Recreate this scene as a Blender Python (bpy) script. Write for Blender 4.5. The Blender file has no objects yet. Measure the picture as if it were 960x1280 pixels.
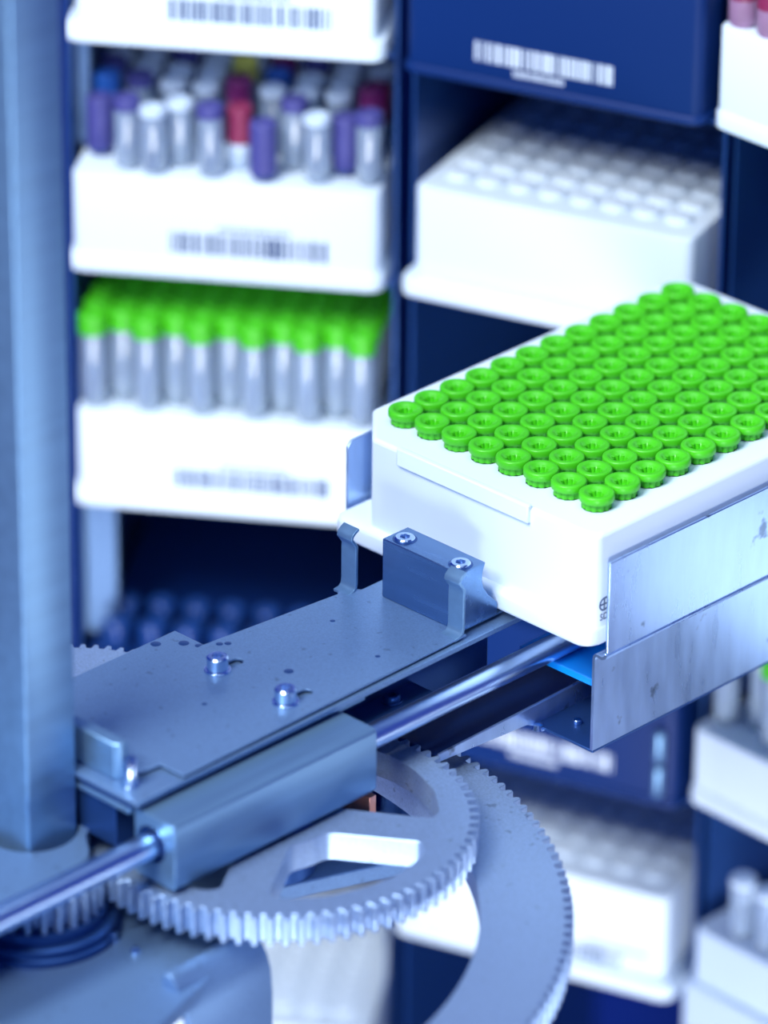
import bpy, bmesh, math, random
from mathutils import Vector, Matrix
random.seed(5)
S = 0.001            # the scene is measured in millimetres, built at real size
ZF = 420.0           # height of the rack's tube caps above the floor, mm
SC = bpy.context.scene
COL = SC.collection
PI = math.pi

# ------------------------------------------------------------------ materials
def mat(name, base, metallic=0.0, rough=0.5, spec=0.5, trans=0.0, noise=0.0, nscale=400.0,
        bump=0.0, stretch=(1, 1, 1), spots=0.0, spotscale=120.0, ior=1.45, coat=0.0):
    m = bpy.data.materials.new(name); m.use_nodes = True
    nt = m.node_tree; b = nt.nodes['Principled BSDF']
    b.inputs['Base Color'].default_value = (*base, 1)
    b.inputs['Metallic'].default_value = metallic
    b.inputs['Roughness'].default_value = rough
    b.inputs['Specular IOR Level'].default_value = spec
    b.inputs['Transmission Weight'].default_value = trans
    b.inputs['IOR'].default_value = ior
    b.inputs['Coat Weight'].default_value = coat
    if noise or bump or spots:
        tc = nt.nodes.new('ShaderNodeTexCoord')
        mp = nt.nodes.new('ShaderNodeMapping'); mp.inputs['Scale'].default_value = stretch
        nt.links.new(tc.outputs['Object'], mp.inputs['Vector'])
        nz = nt.nodes.new('ShaderNodeTexNoise'); nz.inputs['Scale'].default_value = nscale
        nz.inputs['Detail'].default_value = 6
        nt.links.new(mp.outputs['Vector'], nz.inputs['Vector'])
        rp = nt.nodes.new('ShaderNodeMapRange')
        rp.inputs['From Min'].default_value = 0.3; rp.inputs['From Max'].default_value = 0.7
        rp.inputs['To Min'].default_value = 1 - noise; rp.inputs['To Max'].default_value = 1 + noise * 0.5
        nt.links.new(nz.outputs['Fac'], rp.inputs['Value'])
        src = rp.outputs['Result']
        if spots:
            n2 = nt.nodes.new('ShaderNodeTexNoise'); n2.inputs['Scale'].default_value = spotscale
            n2.inputs['Detail'].default_value = 3
            nt.links.new(tc.outputs['Object'], n2.inputs['Vector'])
            r2 = nt.nodes.new('ShaderNodeMapRange')
            r2.inputs['From Min'].default_value = 0.66; r2.inputs['From Max'].default_value = 0.72
            r2.inputs['To Min'].default_value = 1; r2.inputs['To Max'].default_value = 1 - spots
            nt.links.new(n2.outputs['Fac'], r2.inputs['Value'])
            mu = nt.nodes.new('ShaderNodeMath'); mu.operation = 'MULTIPLY'
            nt.links.new(src, mu.inputs[0]); nt.links.new(r2.outputs['Result'], mu.inputs[1])
            src = mu.outputs[0]
        mx = nt.nodes.new('ShaderNodeMix'); mx.data_type = 'RGBA'; mx.blend_type = 'MULTIPLY'
        mx.inputs['Factor'].default_value = 1.0
        mx.inputs[6].default_value = (*base, 1)
        nt.links.new(src, mx.inputs[7])
        nt.links.new(mx.outputs[2], b.inputs['Base Color'])
        rr = nt.nodes.new('ShaderNodeMapRange')
        rr.inputs['From Min'].default_value = 0.3; rr.inputs['From Max'].default_value = 0.7
        rr.inputs['To Min'].default_value = rough - noise * .25; rr.inputs['To Max'].default_value = rough + noise * .25
        nt.links.new(nz.outputs['Fac'], rr.inputs['Value'])
        nt.links.new(rr.outputs['Result'], b.inputs['Roughness'])
        if bump:
            bp = nt.nodes.new('ShaderNodeBump'); bp.inputs['Strength'].default_value = bump
            bp.inputs['Distance'].default_value = 0.0002
            nt.links.new(nz.outputs['Fac'], bp.inputs['Height'])
            nt.links.new(bp.outputs['Normal'], b.inputs['Normal'])
    return m

M_ = {}
M_['white'] = mat('white_plastic', (.76, .87, .98), rough=.45)
M_['clear_white'] = mat('clear_white_plastic', (.62, .74, .9), rough=.3)
M_['green'] = mat('green_cap_plastic', (.07, .56, .012), rough=.38)
M_['purple'] = mat('purple_plastic', (.07, .07, .28), rough=.4)
M_['red'] = mat('red_plastic', (.26, .025, .09), rough=.4)
M_['magenta'] = mat('magenta_plastic', (.18, .015, .13), rough=.4)
M_['yellow'] = mat('yellow_plastic', (.60, .58, .10), rough=.4)
M_['blue'] = mat('blue_plastic', (.02, .12, .50), rough=.4)
M_['skyblue'] = mat('bright_blue_plastic', (.0, .22, .75), rough=.4)
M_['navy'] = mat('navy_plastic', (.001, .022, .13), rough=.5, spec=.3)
M_['navy_wall'] = mat('navy_painted_metal', (.001, .02, .22), rough=.7, spec=.2)
M_['tube'] = mat('clear_tube_plastic', (.62, .76, .94), rough=.06, trans=.6, spec=1, coat=1)
M_['pinktube'] = mat('pink_sample_tube', (.45, .25, .42), rough=.2, trans=.2)
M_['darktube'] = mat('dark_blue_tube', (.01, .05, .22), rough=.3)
M_['ink'] = mat('grey_blue_ink', (.04, .08, .19), rough=.6)
M_['paper'] = mat('white_barcode_print', (.75, .83, .95), rough=.6)
M_['steel'] = mat('blasted_steel', (.18, .31, .53), metallic=.6, rough=.40, noise=.14, nscale=2200, bump=.10, spots=.3, spotscale=420)
M_['satin'] = mat('satin_steel', (.20, .36, .56), metallic=.7, rough=.36, noise=.10, nscale=260, stretch=(1, .08, 1))
M_['sheet'] = mat('galvanised_sheet', (.50, .66, .92), metallic=.92, rough=.29, noise=.11, nscale=220, stretch=(1, 1, .25), spots=.6, spotscale=130, bump=.05)
M_['block'] = mat('machined_steel', (.16, .29, .52), metallic=.9, rough=.26, noise=.12, nscale=400, stretch=(.1, 1, 1))
M_['gear'] = mat('gear_steel', (.33, .46, .68), metallic=.7, rough=.42, noise=.16, nscale=1800, bump=.15, spots=.35, spotscale=380)
M_['chrome'] = mat('chromed_rod', (.50, .68, .95), metallic=1, rough=.3)
M_['screw'] = mat('polished_screw', (.60, .76, .98), metallic=1, rough=.2)
M_['dark_steel'] = mat('dark_blued_steel', (.03, .09, .28), metallic=.7, rough=.4)
M_['copper'] = mat('copper', (.75, .32, .24), metallic=.8, rough=.4)
M_['panel'] = mat('painted_side_panel', (.02, .08, .28), metallic=.5, rough=.3)

# ------------------------------------------------------------------ mesh helpers (all in mm)
class MB:
    def __init__(s): s.bm = bmesh.new()
    def _v(s, p): return s.bm.verts.new((p[0] * S, p[1] * S, p[2] * S))
    def box(s, x0, x1, y0, y1, z0, z1):
        return s.prism([(x0, y0), (x1, y0), (x1, y1), (x0, y1)], z0, z1)
    def prism(s, outline, z0, z1, holes=()):
        if not holes:
            n = len(outline)
            a = [s._v((x, y, z0)) for x, y in outline]; b = [s._v((x, y, z1)) for x, y in outline]
            s.bm.faces.new(a[::-1]); s.bm.faces.new(b)
            for i in range(n):
                j = (i + 1) % n; s.bm.faces.new((a[i], a[j], b[j], b[i]))
            return s
        loops = [list(outline)] + [list(h) for h in holes]
        top, bot, ed = [], [], []
        for L in loops:
            vs = [s._v((x, y, z1)) for x, y in L]; top.append(vs)
            for i in range(len(vs)): ed.append(s.bm.edges.new((vs[i], vs[(i + 1) % len(vs)])))
        r = bmesh.ops.triangle_fill(s.bm, use_beauty=True, use_dissolve=False, edges=ed)
        faces = [f for f in r['geom'] if isinstance(f, bmesh.types.BMFace)]
        mp = {}
        for vs in top:
            for v in vs: mp[v] = s.bm.verts.new((v.co.x, v.co.y, z0 * S))
        for f in faces:
            if f.normal.z < 0: f.normal_flip()
        for f in faces: s.bm.faces.new([mp[v] for v in f.verts][::-1])
        for vs in top:
            for i in range(len(vs)):
                j = (i + 1) % len(vs); s.bm.faces.new((mp[vs[i]], mp[vs[j]], vs[j], vs[i]))
        return s
    def prism_x(s, outline, x0, x1):   # outline in (y, z), extruded along x
        n = len(outline)
        a = [s._v((x0, y, z)) for y, z in outline]; b = [s._v((x1, y, z)) for y, z in outline]
        s.bm.faces.new(a); s.bm.faces.new(b[::-1])
        for i in range(n):
            j = (i + 1) % n; s.bm.faces.new((a[j], a[i], b[i], b[j]))
        return s
    def lathe(s, prof, n=24, c=(0, 0, 0), axis='z', rad=None, close=False):
        rings = []
        for k, (r, z) in enumerate(prof):
            ring = []
            if r < 1e-6:
                p = (c[0], c[1], c[2] + z) if axis == 'z' else (c[0], c[1] + z, c[2])
                rings.append([s._v(p)]); continue
            for i in range(n):
                a = 2 * PI * i / n; q = r * (rad(k, i) if rad else 1)
                if axis == 'z': p = (c[0] + q * math.cos(a), c[1] + q * math.sin(a), c[2] + z)
                else: p = (c[0] + q * math.cos(a), c[1] + z, c[2] + q * math.sin(a))
                ring.append(s._v(p))
            rings.append(ring)
        pairs = list(zip(rings, rings[1:]))
        if close: pairs.append((rings[-1], rings[0]))
        for A, B in pairs:
            if len(A) == 1 and len(B) == 1: continue
            for i in range(n):
                j = (i + 1) % n
                if len(A) == 1: s.bm.faces.new((A[0], B[j], B[i]))
                elif len(B) == 1: s.bm.faces.new((A[i], A[j], B[0]))
                else: s.bm.faces.new((A[i], A[j], B[j], B[i]))
        return s
    def cyl(s, r, z0, z1, c=(0, 0), n=24, axis='z'):
        if axis == 'z': return s.lathe([(0, z0), (r, z0), (r, z1), (0, z1)], n, (c[0], c[1], 0))
        return s.lathe([(0, z0), (r, z0), (r, z1), (0, z1)], n, (c[0], 0, c[1]), axis='y')
    def sweep(s, path, width_vec, thick):   # a strip bent along path: (points), width vector, thickness
        pts = [Vector(p) for p in path]; w = Vector(width_vec)
        rows = []
        for i, p in enumerate(pts):
            t = (pts[min(i + 1, len(pts) - 1)] - pts[max(i - 1, 0)]).normalized()
            nrm = t.cross(w).normalized() * thick
            rows.append([s._v(p), s._v(p + w), s._v(p + w + nrm), s._v(p + nrm)])
        for a, b in zip(rows, rows[1:]):
            for i in range(4):
                j = (i + 1) % 4; s.bm.faces.new((a[i], a[j], b[j], b[i]))
        s.bm.faces.new(rows[0][::-1]); s.bm.faces.new(rows[-1])
        return s
    def build(s, name, material, parent=None, org=(0, 0, 0), bevel=0.0, smooth=35, seg=2):
        bm = s.bm
        bmesh.ops.recalc_face_normals(bm, faces=bm.faces)
        if any(org):
            bmesh.ops.translate(bm, vec=Vector(org) * -S, verts=bm.verts)
        me = bpy.data.meshes.new(name); bm.to_mesh(me); bm.free()
        me.materials.append(material)
        me.polygons.foreach_set('use_smooth', [True] * len(me.polygons))
        me.set_sharp_from_angle(angle=math.radians(smooth))
        o = bpy.data.objects.new(name, me); COL.objects.link(o)
        if bevel:
            b = o.modifiers.new('bevel', 'BEVEL'); b.width = bevel * S; b.segments = seg
            b.limit_method = 'ANGLE'; b.angle_limit = math.radians(40); b.harden_normals = False
        if parent: o.parent = parent
        return o

def tag(o, label=None, cat=None, group=None, kind=None):
    if label: o['label'] = label
    if cat: o['category'] = cat
    if group: o['group'] = group
    if kind: o['kind'] = kind
    return o
def W(p): return (p[0] * S, p[1] * S, (p[2] + ZF) * S)
def thing(name, label, cat, org, yaw=0, group=None, scale=1):
    o = bpy.data.objects.new(name, None); COL.objects.link(o); o.empty_display_size = .005
    o.location = W(org); o.rotation_euler = (0, 0, yaw); o.scale = (scale,) * 3
    return tag(o, label, cat, group)
def rrect(x0, x1, y0, y1, r, n=5):
    out = []
    for cx, cy, a in ((x1 - r, y1 - r, 0), (x0 + r, y1 - r, 90), (x0 + r, y0 + r, 180), (x1 - r, y0 + r, 270)):
        for i in range(n + 1):
            t = math.radians(a + 90 * i / n); out.append((cx + r * math.cos(t), cy + r * math.sin(t)))
    return out
def circle(cx, cy, r, n=32, a0=0): return [(cx + r * math.cos(2 * PI * i / n + a0), cy + r * math.sin(2 * PI * i / n + a0)) for i in range(n)]
def arc(cx, cy, r, a, b, n=12): return [(cx + r * math.cos(math.radians(a + (b - a) * i / n)), cy + r * math.sin(math.radians(a + (b - a) * i / n))) for i in range(n + 1)]
def gear_outline(cx, cy, rt, rr, n, a0=0, shape=(.0, .22, .30, .52)):
    out = []; p = 2 * PI / n     # tip from shape0..shape1 , root from shape2..shape3 of one pitch
    for i in range(n):
        a = a0 + i * p
        for f, r in ((0.0, rt), (.30, rt), (.46, rr), (.84, rr)):
            out.append((cx + r * math.cos(a + f * p), cy + r * math.sin(a + f * p)))
    return out
NUM = ['first', 'second', 'third', 'fourth', 'fifth', 'sixth', 'seventh', 'eighth', 'ninth', 'tenth', 'eleventh', 'twelfth', 'thirteenth', 'fourteenth', 'fifteenth']
def dup(o, parent=None):
    c = o.copy(); COL.objects.link(c); c.parent = parent
    for ch in [x for x in CH.get(o.name, [])]:
        dup(ch, c)
    return c
CH = {}
def reg(*objs):      # remember which children a prototype has
    for o in objs: CH.setdefault(o.parent.name, []).append(o)

# ------------------------------------------------------------------ the main rack
A1 = (-10.9, 74.0, -12.0, 111.0)    # body footprint x0 x1 y0 y1
rack = thing('tube_rack', 'sharp white tube rack full of green caps, carried by the steel arm', 'tube rack', (31.5, 49.5, -33))
RO = (31.5, 49.5, -33)
def chamf_rect(x0, x1, y0, y1, ch, r):
    q = rrect(x0, x1, y0, y1, r, 5)
    q = [p for p in q if not (p[0] < x0 + r + .01 and p[1] < y0 + r + .01)]
    # front-left corner cut (marks the first tube)
    out = []
    for p in q: out.append(p)
    # q order: top-right, top-left, [front-left removed], front-right
    n = 6
    return out[:2 * n] + [(x0, y0 + ch + .8), (x0 + .25, y0 + ch), (x0 + ch - .2, y0 + .25), (x0 + ch + .6, y0)] + out[2 * n:]
body = MB()
outer = chamf_rect(*A1, 11.3, 2.6)
# walls
inner = rrect(A1[0] + 2.5, A1[1] - 2.5, A1[2] + 2.5, A1[3] - 2.5, 3)
inner = [p if not (p[0] < A1[0] + 12 and p[1] < A1[2] + 12) else p for p in inner]
inner = chamf_rect(A1[0] + 2, A1[1] - 2, A1[2] + 2, A1[3] - 2, 10.5, 2.5)
body.prism(outer, -33, -4.8, holes=[inner])
# rounded top lip: three shrinking rings that roll the wall into the deck
def shrink(pts, d):
    c = ((A1[0] + A1[1]) / 2, (A1[2] + A1[3]) / 2)
    hx, hy = (A1[1] - A1[0]) / 2, (A1[3] - A1[2]) / 2
    return [(c[0] + (x - c[0]) * (hx - d) / hx, c[1] + (y - c[1]) * (hy - d) / hy) for x, y in pts]
holes = [circle(9 * i, 9 * j, 3.75, 12) for i in range(8) for j in range(12)]
prev = outer; zprev = -4.8
rings = [(0, -4.8), (.12, -4.35), (.4, -4.02), (.9, -3.8)]
vr = [[body._v((x, y, z)) for x, y in shrink(outer, d)] for d, z in rings]
for A, B in zip(vr, vr[1:]):
    for i in range(len(A)):
        j = (i + 1) % len(A); body.bm.faces.new((A[i], A[j], B[j], B[i]))
deck = MB()
body.prism([(x, y) for x, y in shrink(outer, .9)], -5.6, -3.8, holes=holes)
rb = body.build('rack_body', M_['white'], rack, RO, smooth=40)
fl = MB()
fo = rrect(-11.24, 74.24, -14.38, 113.38, 4, 6)
def offs(pts, d):
    cx, cy = 31.5, 49.5
    return [(cx + (x - cx) * (42.74 - d) / 42.74, cy + (y - cy) * (63.88 - d) / 63.88) for x, y in pts]
lv = [(.5, -33), (.05, -32.6), (0, -32), (0, -29.2), (.15, -28.5), (.6, -28.1), (2.2, -27.6)]
vr = [[fl._v((x, y, z)) for x, y in offs(fo, d)] for d, z in lv]
for A, B in zip(vr, vr[1:]):
    for i in range(len(A)):
        j = (i + 1) % len(A); fl.bm.faces.new((A[i], A[j], B[j], B[i]))
fl.bm.faces.new(vr[0][::-1]); fl.bm.faces.new(vr[-1])
fl.build('base_flange', M_['white'], rack, RO, smooth=50)
lp = MB(); lp.prism([(9.6, -13.1), (53, -13.1), (53, -11.5), (9.6, -11.5)], -7.6, -2.9)
lp.build('label_panel', M_['white'], rack, RO, bevel=.35)
# maker's mark printed on the right-hand wall
def text_mesh(body_, size, name, material, parent, loc, rot, org):
    cu = bpy.data.curves.new(name, 'FONT'); cu.body = body_; cu.size = size * S; cu.extrude = .03 * S; cu.resolution_u = 3
    tmp = bpy.data.objects.new('tmp', cu); COL.objects.link(tmp)
    me = bpy.data.meshes.new_from_object(tmp); bpy.data.objects.remove(tmp)
    o = bpy.data.objects.new(name, me); COL.objects.link(o); me.materials.append(material)
    o.parent = parent
    o.location = tuple((loc[i] - org[i]) * S for i in range(3)); o.rotation_euler = rot
    return o
text_mesh('SDR', 2.5, 'lettering', M_['ink'], rack, (74.05, -10.1, -26.7), (PI / 2, 0, PI / 2), RO)
lg = MB()
def on_wall(pts, x0=74.0, x1=74.07): lg.prism_x(pts, x0, x1)
def ringseg(cy, cz, r0, r1, a, b, n=16):
    for i in range(n):
        t0 = math.radians(a + (b - a) * i / n); t1 = math.radians(a + (b - a) * (i + 1) / n)
        on_wall([(cy + r0 * math.cos(t0), cz + r0 * math.sin(t0)), (cy + r1 * math.cos(t0), cz + r1 * math.sin(t0)),
                 (cy + r1 * math.cos(t1), cz + r1 * math.sin(t1)), (cy + r0 * math.cos(t1), cz + r0 * math.sin(t1))])
cy, cz = -8.6, -22.6
ringseg(cy, cz, 1.35, 1.75, 90, 360, 20)
on_wall([(cy, cz + 1.35), (cy + 1.75, cz + 1.35), (cy + 1.75, cz + 1.75), (cy, cz + 1.75)])
on_wall([(cy + 1.35, cz), (cy + 1.75, cz), (cy + 1.75, cz + 1.75), (cy + 1.35, cz + 1.75)])
on_wall([(cy - 1.5, cz - .17), (cy + 1.5, cz - .17), (cy + 1.5, cz + .17), (cy - 1.5, cz + .17)])
on_wall([(cy - .17, cz - 1.5), (cy + .17, cz - 1.5), (cy + .17, cz + 1.5), (cy - .17, cz + 1.5)])
on_wall([(cy + 2.5, cz - 1.9), (cy + 3.3, cz - 1.9), (cy + 3.3, cz + 1.9), (cy + 2.5, cz + 1.9)])
lg.build('printed_emblem', M_['ink'], rack, RO)

# ------------------------------------------------------------------ 96 green-capped tubes
def cap_mesh():
    m = MB()
    prof = [(0, -2.2), (1.75, -2.2), (1.95, -.85), (2.2, -.62), (2.55, -.5), (2.8, -.12), (3.2, -.02), (3.8, 0), (4.12, -.1), (4.3, -.4), (4.32, -1.7), (4.2, -1.95), (3.6, -2.1), (3.3, -2.3), (3.45, -3.75), (0, -3.75)]
    def rad(k, i):
        if k in (1, 2): return 1.0 if i % 4 < 2 else .82
        if k in (13, 14): return 1.06 if i % 3 else .95
        return 1
    m.lathe(prof, 36, (0, 0, 3.75 + .05), rad=rad)
    return m
tb = MB(); tb.lathe([(0, -17.8), (2.2, -17.8), (3.1, -17), (3.1, 0), (0, 0)], 16)
tube0 = tb.build('screw_cap_tube', M_['tube'])
cap0 = cap_mesh().build('cap', M_['green'], tube0, smooth=50); reg(cap0)
first = True
for j in range(12):
    for i in range(8):
        t = tube0 if first else dup(tube0)
        first = False
        t.location = W((9 * i, 9 * j, -3.75))
        t.rotation_euler = (0, 0, random.uniform(0, 6.28))
        if j == 0:
            row = 'nearest edge row beside the raised label panel'
            if i == 0: lab = 'green ring-capped tube at the left corner of the sharp rack, nearest edge row'
            elif i == 7: lab = 'green ring-capped tube at the near corner of the sharp rack, closest to the viewer'
            else: lab = f'green ring-capped tube, {NUM[i]} from left in the {row}'
        else:
            lab = f'green ring-capped tube, {NUM[i]} from left in the {NUM[j]} row behind the label panel'
            if j == 11: lab = f'green ring-capped tube, {NUM[i]} from left in the farthest row of the sharp rack'
        tag(t, lab, 'tube', 'green capped tubes in the sharp white rack')

# ------------------------------------------------------------------ sheet-metal carrier round the rack
car = thing('rack_carrier', 'bent galvanised sheet carrier holding the sharp white rack', 'carrier', (31.5, 49.5, -66)); CO = (31.5, 49.5, -66)
g = MB()
prof = [(53.0, -65.0)]
# right-hand guard: one folded sheet
m = MB(); m.box(74.9, 75.7, -8.8, 95, -35.6, -11.2); m.build('upper_guard', M_['sheet'], car, CO, bevel=.25)
m = MB()
pth = [(71.3, -62.9), (71.3, -38.2), (71.5, -37.2), (72.2, -36.5), (73, -36.5), (74.2, -36.6), (74.9, -36.2), (75.2, -35.5)]
def strip(m, pts, y0, y1, t=.8):
    L = []
    for i, p in enumerate(pts):
        a = Vector(pts[max(i - 1, 0)]); b = Vector(pts[min(i + 1, len(pts) - 1)])
        d = (b - a).normalized(); n = Vector((d.y, -d.x)) * t
        L.append((p, (p[0] + n.x, p[1] + n.y)))
    rows = [[m._v((a[0], y0, a[1])), m._v((b[0], y0, b[1])), m._v((b[0], y1, b[1])), m._v((a[0], y1, a[1]))] for a, b in L]
    for A, B in zip(rows, rows[1:]):
        for i in range(4):
            j = (i + 1) % 4; m.bm.faces.new((A[i], A[j], B[j], B[i]))
    m.bm.faces.new(rows[0]); m.bm.faces.new(rows[-1][::-1])
strip(m, pth, -9.2, 95)
m.build('lower_guard', M_['sheet'], car, CO, smooth=50)
m = MB(); m.box(53, 72.1, -9.1, 95, -63.6, -62.9); m.build('channel_floor', M_['dark_steel'], car, CO, bevel=.15)
m = MB(); m.prism_x([(95, -63.6), (-9.1, -63.6), (-12, -62.2), (-42.6, -60.2), (-42.6, -58.2), (95, -56.4)], 52.6, 53.4)
m.build('inner_lip', M_['sheet'], car, CO, bevel=.15)
m = MB(); m.box(38.2, 52.4, -42, 95, -60.4, -59.2); m.build('shade_tray', M_['navy'], car, CO, bevel=.15)  # navy tone stands in for the shade on the carrier floor
m = MB(); m.prism_x([(-7.3, -31), (-7.3, -12.4), (-5.8, -11), (95, -11), (95, -31)], -13.2, -12.4); m.build('left_guard', M_['sheet'], car, CO, bevel=.2)
m = MB(); m.box(-12.4, 46, -7, 95, -36, -33.1); m.build('support_bed', M_['steel'], car, CO, bevel=.2)
m = MB(); m.box(41, 66, -2, 95, -51, -49); m.build('blue_runner', M_['skyblue'], car, CO, bevel=.3)
m = MB(); m.cyl(1.1, -62.9, -61.6, (60.5, -2), 16); m.build('rivet', M_['screw'], car, CO, bevel=.2)
m = MB(); m.lathe([(0, -63.7), (1.6, -63.7), (1.2, -62.4), (0, -62.0)], 16, (54.6, -9.4, 0)); m.build('weld_bead', M_['screw'], car, CO)

# ------------------------------------------------------------------ picker arm
arm = thing('picker_arm', 'flat steel picker arm with bent clips reaching under the white rack', 'robot arm', (28, -78, -51)); AO = (28, -78, -51)
def slot(x, y0, y1, r): return arc(x, y1, r, 0, 180, 8) + arc(x, y0, r, 180, 360, 8)
up = MB(); up.prism([(6.8, -121.7), (7.0, -75), (11.2, -34.5), (8.6, -31.0), (13.6, -28.8), (13.6, -12), (44.8, -12), (44.8, -27.6), (47.05, -27.2), (48.7, -121.4), (41.4, -121.6), (40.8, -127), (39.2, -129.2), (6.8, -129.2)][::-1], -34.6, -34,
     holes=[slot(18.5, -79.0, -75.2, 1.5), slot(40.6, -78.4, -74.2, 1.5)])
up.build('upper_plate', M_['steel'], arm, AO, bevel=.1)
lo = MB(); lo.prism([(-4.5, -136.2), (49.0, -136.2), (48.4, -8), (30, -8), (30, -73.5), (-4.5, -73.5)], -36.6, -35.2)
lo.build('lower_plate', M_['steel'], arm, AO, bevel=.2)
bd = MB(); bd.prism([(-3, -135.4), (46, -135.4), (46, -12), (14, -12), (14, -76), (-3, -76)], -38.4, -36.6); bd.build('dark_spacer', M_['dark_steel'], arm, AO, bevel=.1)
bd = MB(); bd.prism([(-4, -135.8), (45.8, -135.8), (45.8, -60), (14, -60), (14, -76), (-4, -76)], -39.6, -38.4); bd.build('under_plate', M_['satin'], arm, AO, bevel=.15)
bd = MB(); bd.prism([(-4, -134.6), (40, -134.6), (40, -12), (18, -12), (18, -80), (-4, -80)], -51, -39.6); bd.build('arm_body', M_['dark_steel'], arm, AO, bevel=.3)
bd = MB(); bd.box(40, 47.6, -69.5, -38.5, -51, -45); bd.build('bearing_ledge', M_['dark_steel'], arm, AO, bevel=.3)
es = MB(); es.prism([(6.8, -132.9), (37.6, -132.9), (39.2, -131.6), (39.2, -129.3), (6.8, -129.3)], -35.2, -25.8); es.build('end_stop', M_['satin'], arm, AO, bevel=.4)
def screw(name, x, y, z, parent, org, r=2.6, h=2.6, washer=True, mtl='screw'):
    m = MB()
    m.lathe([(0, h - 1.3), (r * .42, h - 1.3), (r * .5, h), (r * .86, h), (r, h - .35), (r, 0), (0, 0)], 24, (x, y, z + (.5 if washer else 0)))
    o = m.build(name, M_[mtl], parent, org, smooth=40)
    if washer:
        w = MB(); w.lathe([(0, 0), (r * 1.25, 0), (r * 1.25, .5), (0, .5)], 24, (x, y, z)); w.build('washer', M_[mtl], o, org, bevel=.1)
    return o
screw('cap_screw', 18.5, -81.6, -34, arm, AO, h=3.4)
screw('cap_screw', 40.7, -81.1, -34, arm, AO, h=3.4)
screw('cap_screw', 42.0, -131.8, -35.2, arm, AO, r=1.7, h=6.4)
screw('cap_screw', 43.9, -49, -45, arm, AO, r=2.0, h=1.5, mtl='dark_steel')
for (x, y, z, r) in ((9.4, -72.2, -34, .8), (10.6, -70.6, -34, .8), (-2.8, -81.4, -35.2, 1.2), (1.6, -76.4, -35.2, 1.2), (5.0, -74.7, -35.2, .9), (30.5, -70, -34, 1.1), (28, -95, -34, .6), (20, -45, -34, .6), (40, -50, -34, .6)):
    m = MB(); m.lathe([(0, .03), (r, .03), (r * 1.1, 0), (0, 0)], 16, (x, y, z)); m.build('plugged_hole', M_['dark_steel'], arm, AO)
def clip(x, y):
    m = MB()
    w = (5.0, 0, 0)
    pts = [(x, y - 2.6, -34.0), (x, y - .9, -33.8), (x, y - .2, -33.1), (x, y, -32), (x, y, -23.5), (x, y + .1, -22.2), (x, y - .8, -20.9), (x, y - 1.6, -19.8), (x, y - 1.3, -18.7), (x, y - .4, -17.9), (x, y + .9, -17.2)]
    m.sweep(pts, w, .75); return m.build('bent_clip', M_['satin'], arm, AO, bevel=.12, smooth=60)
clip(8.5, -30.6); clip(42.2, -28.5)

blk = thing('gripper_block', 'machined steel jaw block with two socket screws against the white rack', 'block', (32.5, -23.5, -34)); BO = (32.5, -23.5, -34)
m = MB(); m.prism_x([(-27.8, -34), (-27.8, -18.3), (-19.1, -18.3), (-19.9, -20.4), (-20.2, -22.6), (-19.6, -25), (-18, -27.4), (-14.7, -30.6), (-14.7, -34)], 19.6, 45.4)
m.build('jaw', M_['block'], blk, BO, bevel=.25)
for x in (23.6, 42.0):
    m = MB(); m.lathe([(0, .02), (3.0, .02), (3.0, -.3), (0, -.3)], 28, (x, -24.2, -18.27)); m.build('counterbore', M_['dark_steel'], blk, BO)
    m = MB(); m.lathe([(0, -.5), (1.1, -.5), (1.3, .7), (2.2, .7), (2.5, .4), (2.5, 0), (0, 0)], 24, (x, -24.2, -18.27), rad=lambda k, i: 1 if k not in (1, 2) else (1 if i % 4 < 2 else .88)); m.build('socket_screw', M_['screw'], blk, BO)

# ------------------------------------------------------------------ linear bearing and rod
hs = thing('bearing_housing', 'long square steel bearing housing beside the arm plate', 'bearing housing', (52.8, -102, -54.8)); HO = (52.8, -102, -54.8)
m = MB(); m.prism(rrect(46.3, 59.4, -54.8, -38, 1.2, 3), -134.5, -69.9, holes=[circle(51.6, -45.6, 4.6, 28)])
for v in m.bm.verts: v.co = Vector((v.co.x, v.co.z, v.co.y))
m.build('housing', M_['satin'], hs, HO, bevel=.35)
m = MB(); m.lathe([(3.15, -133.2), (4.55, -133.2), (4.55, -71), (3.15, -71)], 28, (51.6, 0, -45.6), axis='y', close=True); m.build('bushing', M_['dark_steel'], hs, HO)
rod = MB(); rod.lathe([(0, -215), (3.0, -215), (3.05, -214), (3.05, 90), (0, 90)], 40, (51.6, 0, -45.6), axis='y')
r = rod.build('guide_rod', M_['chrome'], None, (51.6, -60, -45.6)); r.location = W((51.6, -60, -45.6))
tag(r, 'shiny round guide rod running through the square bearing housing', 'rod')

# ------------------------------------------------------------------ gears
GC = (49.1, -92.2)
def fillet(poly, r, n=4):
    out = []
    L = len(poly)
    for i in range(L):
        p = Vector(poly[i]); a = Vector(poly[i - 1]); b = Vector(poly[(i + 1) % L])
        d1 = (a - p); d2 = (b - p); l = min(r, d1.length * .45, d2.length * .45)
        p1 = p + d1.normalized() * l; p2 = p + d2.normalized() * l
        for k in range(n + 1):
            t = k / n; q = p1 * (1 - t) ** 2 + p * 2 * t * (1 - t) + p2 * t * t
            out.append((q.x, q.y))
    return out
def window(a_mid):
    pol = []
    L = [(14.2, 26), (14.2, 0), (14.6, -24)]
    for r_, a in ((36.0, -36.5), (37.6, -32), (38.4, -16), (38.5, 0), (38.5, 12), (38.2, 24), (37.6, 31), (35.5, 35.5), (14.2, 20), (14.2, 0), (14.8, -22)):
        t = math.radians(a + a_mid); pol.append((GC[0] + r_ * math.cos(t), GC[1] + r_ * math.sin(t)))
    return fillet(pol, 2.0)
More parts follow.
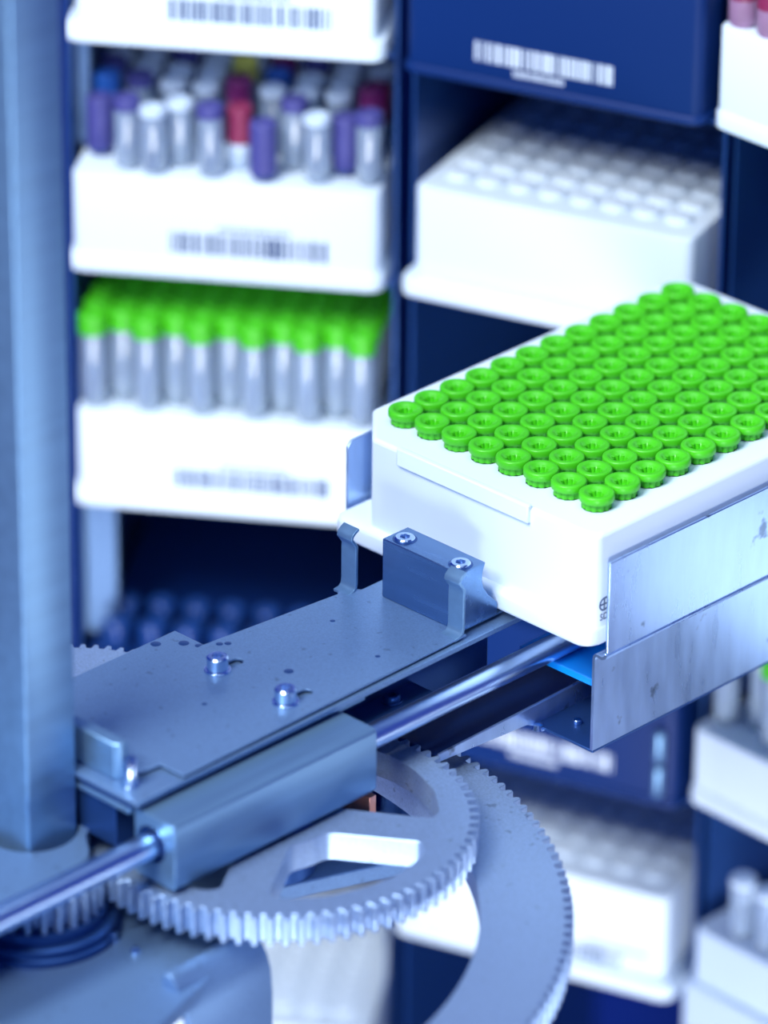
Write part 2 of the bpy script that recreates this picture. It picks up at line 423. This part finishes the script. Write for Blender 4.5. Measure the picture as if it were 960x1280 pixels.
sg = thing('spoked_gear', 'large spoked spur gear with cut-out windows under the bearing housing', 'gear', (GC[0], GC[1], -63)); GO = (GC[0], GC[1], -63)
m = MB(); m.prism(gear_outline(GC[0], GC[1], 47.0, 44.7, 82, .02), -63, -56, holes=[window(-11 + 90 * k) for k in range(4)])
m.build('gear_wheel', M_['gear'], sg, GO, bevel=.18, seg=1)
m = MB(); m.lathe([(0, -70), (9, -70), (9, -55.4), (0, -55.4)], 32, (GC[0], GC[1], 0)); m.build('hub', M_['dark_steel'], sg, GO, bevel=.4)
RC = (29.2, -149.3)
m = MB(); m.prism(gear_outline(RC[0], RC[1], 122.3, 120.2, 200, .01), -72, -65.2, holes=[circle(RC[0], RC[1], 101, 128)])
rg = m.build('ring_gear', M_['gear'], None, (RC[0], RC[1], -72), bevel=.15, seg=1); rg.location = W((RC[0], RC[1], -72))
tag(rg, 'widest toothed ring gear curving below the spoked gear at right', 'gear')
BC = (-12.4, -100.9)
m = MB(); m.prism(gear_outline(BC[0], BC[1], 38, 36.2, 74), -55.5, -52, holes=[circle(*BC, 6, 24)])
bg = m.build('spur_gear', M_['gear'], None, (BC[0], BC[1], -55.5), bevel=.12, seg=1); bg.location = W((BC[0], BC[1], -55.5))
tag(bg, 'spur gear half hidden behind the square post and the arm', 'gear')
pn = thing('pinion', 'small toothed pinion below the rod, meshing with the spoked gear', 'gear', (RC[0], RC[1], -70)); PO = (RC[0], RC[1], -70)
m = MB(); m.prism(gear_outline(RC[0], RC[1], 15.6, 13.2, 26, .06), -63.5, -55.8); m.build('pinion_teeth', M_['gear'], pn, PO, bevel=.15, seg=1)
m = MB(); m.lathe([(0, -70), (19.2, -70), (19.2, -68.6), (18.4, -68.2), (18.4, -66.4), (17.6, -66), (16.2, -66), (16.2, -63.5), (0, -63.5)], 56, (RC[0], RC[1], 0)); m.build('flange', M_['dark_steel'], pn, PO, smooth=25)

# ------------------------------------------------------------------ base plate, bracket, post
bp = thing('base_plate', 'flat steel base plate at bottom left carrying the gears', 'plate', (30, -130, -420)); QO = (30, -130, -420)
pol = arc(GC[0], GC[1], 33.4, 53, 182, 20) + [(-40, -95), (-60, -120), (-48, -205), (94, -205), (80, -160), (71, -130), (66.5, -117), (61, -109), (56, -99)]
m = MB(); m.prism(pol, -74, -70); m.build('plate', M_['steel'], bp, QO, bevel=.4)
m = MB(); m.lathe([(0, -420), (55, -420), (55, -412), (26, -410), (26, -74), (0, -74)], 40, (20, -150, 0)); m.build('pedestal', M_['dark_steel'], bp, QO, smooth=30)
m = MB()
N = 10
pa, pb = Vector((70.5, -147, 0)), Vector((65.5, -119, 0)); dr = (pb - pa).normalized(); nr = Vector((dr.y, -dr.x, 0))
rows = []
for k in range(N + 1):
    f = k / N
    rows.append((pa + (pb - pa) * f))
prof2 = [(-2.2, -70), (-2.2, -67.2), (-1.2, -66.4), (.4, -66.6), (1.4, -67.6), (2.6, -70.0), (3.2, -71.0), (4.2, -72.6), (5.2, -76), (5.6, -82), (5.6, -110), (4.6, -110), (4.4, -82), (3, -74), (-2.2, -74)]
vr = []
for k in range(N + 1):
    f = k / N; q = pa + (pb - pa) * f; bow = 2.5 * math.sin(PI * f * .5)
    vr.append([m._v((q.x + nr.x * (a + bow), q.y + nr.y * (a + bow), z)) for a, z in prof2])
for A, B in zip(vr, vr[1:]):
    for i in range(len(A)):
        j = (i + 1) % len(A); m.bm.faces.new((A[i], A[j], B[j], B[i]))
m.bm.faces.new(vr[0][::-1]); m.bm.faces.new(vr[-1])
m.build('rolled_guard', M_['steel'], bp, QO, smooth=50, bevel=.2)
screw('button_screw', 44.5, -141.5, -70, bp, QO, r=2.4, h=1.5)
m = MB(); m.lathe([(0, 1.3), (.9, 1.0), (1.3, .3), (1.3, 0), (0, 0)], 20, (53.4, -141.4, -70)); m.build('rivet', M_['screw'], bp, QO)
m = MB(); m.prism(arc(GC[0], GC[1], 32.8, 90, 120, 16) + arc(GC[0], GC[1], 30.6, 120, 90, 16), -69.95, -64)
cp = m.build('copper_strip', M_['copper'], None, (46, -62, -69.9), bevel=.15); cp.location = W((46, -62, -69.9))
tag(cp, 'curved copper strip glimpsed under the end of the bearing housing', 'strip')

bk = MB(); bk.prism([(11, -134.4), (31, -134.4), (32.5, -137), (38, -141), (43.5, -147), (44.5, -215), (-30, -215), (-30, -150)][::-1], -54, -50, holes=[circle(21.5, -143.7, 10.8, 40)])
b = bk.build('post_bracket', M_['steel'], None, (21.5, -160, -54), bevel=.3); b.location = W((21.5, -160, -54))
tag(b, 'flat bracket plate with a round hole around the square post foot', 'bracket')
ps = MB(); ps.prism(rrect(14, 29.0, -151.2, -136.2, .8, 3), -69.9, 300); 
p = ps.build('support_post', M_['satin'], None, (21.5, -143.7, -69.9), bevel=.1); p.location = W((21.5, -143.7, -69.9))
tag(p, 'tall square steel post standing along the left edge', 'post')

# ------------------------------------------------------------------ storage stacks behind
def rack_body(m, W_, D, H, fh=5, ins=2.6, wells=False, pitch=9.0, wr=3.3):
    def ring(x0, x1, y0, y1, r, lv):
        o = rrect(x0, x1, y0, y1, r, 5); cx, cy = (x0 + x1) / 2, (y0 + y1) / 2; hx, hy = (x1 - x0) / 2, (y1 - y0) / 2
        vr = [[m._v((cx + (x - cx) * (hx - d) / hx, cy + (y - cy) * (hy - d) / hy, z)) for x, y in o] for d, z in lv]
        for A, B in zip(vr, vr[1:]):
            for i in range(len(A)):
                j = (i + 1) % len(A); m.bm.faces.new((A[i], A[j], B[j], B[i]))
        m.bm.faces.new(vr[0][::-1])
        return vr[-1], o, (cx, cy, hx, hy)
    t, _, _ = ring(0, W_, 0, D, 4, [(.4, 0), (0, .4), (0, fh - .8), (.5, fh)]); m.bm.faces.new(t)
    t, o, (cx, cy, hx, hy) = ring(ins, W_ - ins, ins, D - ins, 3, [(0, fh), (0, H - .8), (.25, H - .25), (.8, H)])
    if not wells: m.bm.faces.new(t)
    else:
        ox, oy = cx - 3.5 * pitch, cy - 5.5 * pitch
        holes = [circle(ox + pitch * i, oy + pitch * j, wr, 14) for i in range(8) for j in range(12)]
        m.prism([(cx + (x - cx) * (hx - .8) / hx, cy + (y - cy) * (hy - .8) / hy) for x, y in o], H - 1, H, holes=holes)
        for i in range(8):
            for j in range(12):
                m.lathe([(wr + .5, -.3), (wr + .5, .5), (wr, 1.2), (wr - .8, 1.5), (0, 1.35)], 14, (ox + pitch * i, oy + pitch * j, H))
def barcode(x0, x1, z0, z1, y, seed, m):
    rnd = random.Random(seed); x = x0
    while x < x1 - 1.2:
        w = rnd.choice((.35, .5, .9, 1.3)); 
        m.box(x, min(x + w, x1), y - .12, y, z0, z1); x += w + rnd.choice((.35, .5, .8))
def textline(x0, x1, z0, z1, y, seed, m):
    rnd = random.Random(seed); x = x0
    while x < x1 - .5:
        w = rnd.choice((.5, .7)); m.box(x, x + w, y - .1, y, z0, z1); x += w + .45

STACK = {'L': ((-164.2, 38.8), 35.2), 'M': ((-90.8, 90.3), 18.45), 'R': ((-9.6, 120.2), -1.62), 'S': ((84, 117.0), -19.0)}
def sloc(s, x, y, z):
    (ox, oy), a = STACK[s]; a = math.radians(a)
    return (ox + x * math.cos(a) - y * math.sin(a), oy + x * math.sin(a) + y * math.cos(a), z), a
KS = {'L': 1.0, 'M': 1.0, 'R': 1.0, 'S': 1.0}
def rack_thing(s, name, label, cat, z, H=28, material='white', wells=False, bars=None, ink='ink', fh=5, ins=2.6, group=None):
    p, a = sloc(s, 0, 0, z)
    t = thing(name, label, cat, p, a, group, KS[s])
    m = MB(); rack_body(m, 85.5, 127.7, H, fh, ins, wells); m.build('rack_body', M_[material], t, smooth=40)
    if bars:
        x0, x1, z0, z1 = bars
        m = MB(); barcode(x0, x1, z0, z1, ins, int(abs(z) * 10), m); m.build('barcode', M_[ink], t)
        m = MB()
        if ink == 'ink': textline(x0 + 13, x0 + 33, z1 + .9, z1 + 2.2, ins, 3, m)
        else: textline(x0 + 11, x0 + 26, z0 - 2.6, z0 - .9, ins, 3, m)
        m.build('printed_line', M_[ink], t)
    return t
GR = 'blurred storage racks behind the arm'
rack_thing('L', 'storage_rack', 'white barcoded rack topmost in the left stack, cut by the frame', 'tube rack', 36.8, bars=(28, 72, 7.2, 13.2), group=GR)
rack_thing('L', 'storage_rack', 'white barcoded rack holding purple and red capped clear tubes', 'tube rack', -29.2, ins=1.2, bars=(28, 72, 7.2, 13.2), group=GR)
rack_thing('L', 'storage_rack', 'white barcoded rack holding long clear tubes with green caps', 'tube rack', -99.4, ins=1.2, bars=(28, 72, 7.2, 13.2), group=GR)
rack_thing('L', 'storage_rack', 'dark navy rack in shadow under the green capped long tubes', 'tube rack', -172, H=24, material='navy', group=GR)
rack_thing('L', 'storage_rack', 'dim white well rack at bottom centre below the spoked gear', 'tube rack', -291, H=28, wells=True, group=GR)
rack_thing('M', 'storage_rack', 'dark navy rack with a white barcode at the top of the middle stack', 'tube rack', 35.4, H=60, material='navy', bars=(21, 61, 6.6, 12), ink='paper', fh=2.5, ins=1, group=GR)
rack_thing('M', 'deep_well_plate', 'large blurred white well plate behind the green capped rack', 'well plate', -28.7, H=31, wells=True, ins=3, group=GR)
t = rack_thing('M', 'storage_rack', 'dark navy rack with a white barcode right of the ring gear', 'tube rack', -165, H=45, material='navy', bars=(24, 66.5, 6.6, 12), ink='paper', fh=2.5, ins=1, group=GR)
for z in (4, 14.5):
    m = MB(); m.lathe([(0, 0), (1.2, 0), (1.5, .8), (1.5, 8.4), (1.2, 9.2), (0, 9.2)], 14, (80, -.9, z)); m.build('glint_pin', M_['satin'], t)  # pins put in to draw the upright glints beside the barcode
rack_thing('M', 'deep_well_plate', 'blurred white well plate low right, half behind the ring gear', 'well plate', -226.4, H=31, wells=True, bars=(45, 70, 6, 10), ins=3, group=GR)
rack_thing('R', 'storage_rack', 'white rack at the top right corner under a red capped tube', 'tube rack', 35.6, ins=.7, group=GR)
rack_thing('R', 'storage_rack', 'white rack at right below the steel guard, holding clear tubes', 'tube rack', -162.3, H=23, ins=.8, group=GR)
t = rack_thing('R', 'storage_rack', 'pale two-tier rack in the bottom right corner', 'tube rack', -235, H=33, fh=16, ins=2.4, material='clear_white', group=GR)

rack_thing('S', 'storage_rack', 'unseen white rack just beyond the right edge, mirrored in the steel guard', 'tube rack', -98, H=44, group=GR)  # unseen stack, put in for its reflection in the steel guard
rack_thing('S', 'storage_rack', 'unseen white rack lower down beyond the right edge', 'tube rack', -200, H=36, group=GR)
# long green-capped tubes
def stube(name, r, h, cap_h, body_mat, cap_mat, cap_r=None):
    m = MB(); m.lathe([(0, 0), (r * .8, 0), (r, r * .3), (r, h - cap_h), (0, h - cap_h)], 20)
    t = m.build(name, M_[body_mat], smooth=40)
    cr = cap_r or r * 1.06
    m = MB(); m.lathe([(0, h - cap_h - .01), (cr, h - cap_h - .01), (cr, h - .5), (cr - .5, h), (cr * .5, h), (cr * .42, h - .8), (0, h - .8)], 20)
    c = m.build('cap', M_[cap_mat], t, smooth=40); reg(c)
    return t
lt = stube('long_tube', 3.55, 26.5, 5.5, 'tube', 'green', 4.1)
k = 0
for j in range(6):
    for i in range(11):
        t = lt if k == 0 else dup(lt); k += 1
        q, a = sloc('L', 5.4 + 7.36 * i, 6.5 + 8.5 * j + (4.25 if i % 2 else 0), -99.4 + 28.9)
        t.location = W(q); t.rotation_euler = (0, 0, a)
        tag(t, f'long clear green-capped tube, {NUM[i]} from left in the left stack, {NUM[j]} row back', 'tube', 'long green capped tubes')
# mixed sample tubes
kinds = {'clear': stube('sample_tube', 3.5, 18, 2.0, 'tube', 'clear_white'), 'purple_top': stube('sample_tube', 3.5, 19.5, 3.2, 'tube', 'purple'),
         'purple': stube('sample_tube', 3.5, 16, 14.5, 'darktube', 'purple'), 'red': stube('sample_tube', 3.4, 17, 10, 'clear_white', 'red'),
         'magenta': stube('sample_tube', 3.4, 20, 6, 'tube', 'magenta'), 'yellow': stube('sample_tube', 3.4, 22, 6, 'tube', 'yellow'), 'blue': stube('sample_tube', 3.4, 19, 5, 'tube', 'blue')}
used = set()
KL = {'clear': 'clear sample tube without coloured cap', 'purple_top': 'clear sample tube with a thin purple cap', 'purple': 'sample tube with a long purple cap',
      'red': 'sample tube with a red cap on white body', 'magenta': 'sample tube with a magenta cap', 'yellow': 'sample tube with a yellow cap', 'blue': 'sample tube with a blue cap'}
def sample(kind, s, x, y, z, where, grp):
    t = kinds[kind] if kind not in used else dup(kinds[kind]); used.add(kind)
    q, a = sloc(s, x * KS[s], y * KS[s], z); t.location = W(q); t.rotation_euler = (0, 0, a)
    tag(t, f'{KL[kind]}, {where}', 'tube', grp)
front = [(6.3, 15.5, 'purple'), (15.2, 8, 'purple_top'), (22.7, 5.8, 'clear'), (28.8, 12, 'clear'), (38.0, 6.4, 'purple_top'), (44.8, 13, 'red'), (52.4, 6, 'purple'),
         (59.2, 15, 'purple_top'), (66.4, 8, 'clear'), (73.2, 13.5, 'purple'), (80.2, 9, 'purple_top')]
for i, (x, y, kd) in enumerate(front): sample(kd, 'L', x, y, -29.2 + 28.9, f'{NUM[i]} in the mixed rack front row', 'mixed tubes in the left stack')
rowk = [['blue', 'purple_top', 'clear', 'clear', 'magenta', 'clear', 'clear', 'clear', 'magenta'], ['purple_top', 'clear', 'clear', 'clear', 'yellow', 'blue', 'clear', 'clear', 'red'], ['clear', 'clear', 'purple_top', 'clear', 'clear', 'magenta', 'purple_top', 'clear', 'clear']]
for j, row in enumerate(rowk):
    for i, kd in enumerate(row):
        sample(kd, 'L', 6.5 + 9 * i, 24.5 + 9 * j, -29.2 + 28.9, f'{NUM[i]} in the mixed rack {("second", "third", "fourth")[j]} row', 'mixed tubes in the left stack')
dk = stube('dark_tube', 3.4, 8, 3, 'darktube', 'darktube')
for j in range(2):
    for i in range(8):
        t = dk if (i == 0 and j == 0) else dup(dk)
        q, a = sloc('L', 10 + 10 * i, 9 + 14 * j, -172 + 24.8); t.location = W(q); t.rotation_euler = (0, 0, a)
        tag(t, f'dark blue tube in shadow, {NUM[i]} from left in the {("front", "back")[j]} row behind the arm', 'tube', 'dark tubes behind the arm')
rt = stube('sample_tube', 3.9, 14, 6.5, 'pinktube', 'red', 4.0)
for i, x in enumerate((5.4, 15, 24.6)):
    t = rt if i == 0 else dup(rt)
    q, a = sloc('R', x, 5.2, 35.6 + 28); t.location = W(q); t.rotation_euler = (0, 0, a)
    tag(t, ('red capped pink sample tube at the top right corner, leftmost in its rack', 'red capped pink sample tube, second in the top right rack', 'red capped pink sample tube, third in the top right rack')[i], 'tube', 'red capped tubes at top right')
for i, (x, y) in enumerate(((5.0, 9.5), (22.5, 9.5), (32, 9.5), (13.6, 14.5), (27, 19))):
    t = dup(lt); q, a = sloc('R', x, y, -162.3 + 23); t.location = W(q); t.rotation_euler = (0, 0, a)
    tag(t, f'clear green-capped tube in the right rack below the guard, {("front left", "front middle", "front right", "back left", "back right")[i]} one', 'tube', 'green capped tubes at the right edge')

for i, (x, y) in enumerate(((14.5, 9), (24, 9))):
    sample('clear', 'R', x, y, -235 + 33, ('leftmost on the corner rack at lower right', 'second on the corner rack at lower right')[i], 'tubes on the corner rack')
# stack frames: side panels and ledges
def frame(s, label, levels, depth=150):
    p, a = sloc(s, 0, 0, -420); k = KS[s]
    t = thing('stack_frame', label, 'shelf frame', p, a, 'stack frames of the store')
    w = 85.5 * k
    for x in (-2.0, w + 1.0):
        m = MB(); m.box(x, x + 1.0, 12, depth, 0, 580); m.build('side_panel', M_['panel'], t, bevel=.1)
    for z in levels:
        for x0, x1 in ((-1, 5), (w - 5, w + 1)):
            m = MB(); m.box(x0, x1, 8, 128, z + 420 - 1.6, z + 420 - .05); m.build('ledge', M_['panel'], t)
    if s == 'L':
        for x0, x1, y0, z0, z1 in ((-.8, 2.8, 20, -.8, 36), (0, 9, 15.5, -147, -100)):
            m = MB(); m.box(x0, x1, y0, y0 + 3, z0 + 420, z1 + 420); m.build('spacer_post', M_['steel'], t, bevel=.4)
    m = MB(); m.box(-2, w + 2, depth, depth + 2, 0, 580); m.build('back_panel', M_['navy_wall'], t)
frame('L', 'dark steel shelf frame of the left rack stack', (36.8, -29.2, -99.4, -172, -291))
frame('M', 'dark steel shelf frame of the middle rack stack', (35.4, -28.7, -165, -226.4))
frame('S', 'unseen dark steel shelf frame beyond the right edge', (-98, -200))
frame('R', 'dark steel shelf frame of the right rack stack', (35.6, -162.3, -235))

# ------------------------------------------------------------------ setting
m = MB(); m.prism(circle(100, -300, 1600, 48), -450, -420.0); f = m.build('floor', M_['navy_wall']); f.location = (0, 0, ZF * S); tag(f, kind='structure')
m = MB()
cxy = (100, -300); rr = 900
outl = arc(*cxy, rr, 20, 200, 40) + arc(*cxy, rr + 15, 200, 20, 40)
m.prism(outl, -420, 500); w = m.build('wall_back', M_['navy_wall'], smooth=40); w.location = (0, 0, ZF * S); tag(w, kind='structure')

# ------------------------------------------------------------------ world, lamps and added fill lights
wd = bpy.data.worlds.new('world'); SC.world = wd; wd.use_nodes = True
bgn = wd.node_tree.nodes['Background']; bgn.inputs['Color'].default_value = (.01, .10, .55, 1); bgn.inputs['Strength'].default_value = .5
Rm = [[0.7132457315462832, 0.7008702882216767, 0.007833614687421053], [0.3234578428986964, -0.31921305617034257, -0.8907738482003789], [-0.6218163316432991, 0.6378744891108699, -0.45437934134731206]]
Cp = Vector((850.0, -879.2, 595.42))
def lamp(name, pos, target, size, power, col=(1, 1, 1), sy=None):
    l = bpy.data.lights.new(name, 'AREA'); l.size = size; l.energy = power; l.color = col
    if sy: l.shape = 'RECTANGLE'; l.size_y = sy
    o = bpy.data.objects.new(name, l); COL.objects.link(o); o.location = W(pos)
    d = (Vector(W(target)) - Vector(W(pos))).normalized(); o.rotation_euler = d.to_track_quat('-Z', 'Y').to_euler()
    return o
lamp('key_lamp', (120, -820, 930), (10, 20, -60), .5, 23.5, (.92, .97, 1))
lamp('right_fill', (880, -820, -290), (0, 60, -120), .22, 7, (.85, .93, 1))  # added fill for the low racks and the main rack's right wall
sl = lamp('side_fill', (480, 110, -200), (62, -97, -62), .2, .045, (.9, .96, 1)); sl.data.spread = math.radians(50)  # added fill that brightens the window walls of the spoked gear
lamp('low_lamp', (165, -265, -315), (-60, 60, -120), .26, 2.0, (.95, .98, 1), .17)
lamp('overhead_fill', (100, -60, 900), (60, -20, -60), .6, 4, (.75, .88, 1))  # added overhead fill, gives the flat steel plates something to reflect

# ------------------------------------------------------------------ camera
cd = bpy.data.cameras.new('camera'); cam = bpy.data.objects.new('camera', cd); COL.objects.link(cam); SC.camera = cam
rv, dv, fv = (Vector(x) for x in Rm)
mw = Matrix(((rv.x, -dv.x, -fv.x, Cp.x * S), (rv.y, -dv.y, -fv.y, Cp.y * S), (rv.z, -dv.z, -fv.z, (Cp.z + ZF) * S), (0, 0, 0, 1)))
cam.matrix_world = mw
cd.sensor_fit = 'VERTICAL'; cd.sensor_height = 36; cd.sensor_width = 27; cd.lens = 7000 / 1280 * 36
cd.clip_start = .05; cd.clip_end = 20
cd.dof.use_dof = True; cd.dof.focus_distance = 1.337; cd.dof.aperture_fstop = cd.lens / 28.0
vs = SC.view_settings; vs.view_transform = 'Standard'; vs.look = 'None'; vs.exposure = 0; vs.gamma = 1; vs.use_curve_mapping = False
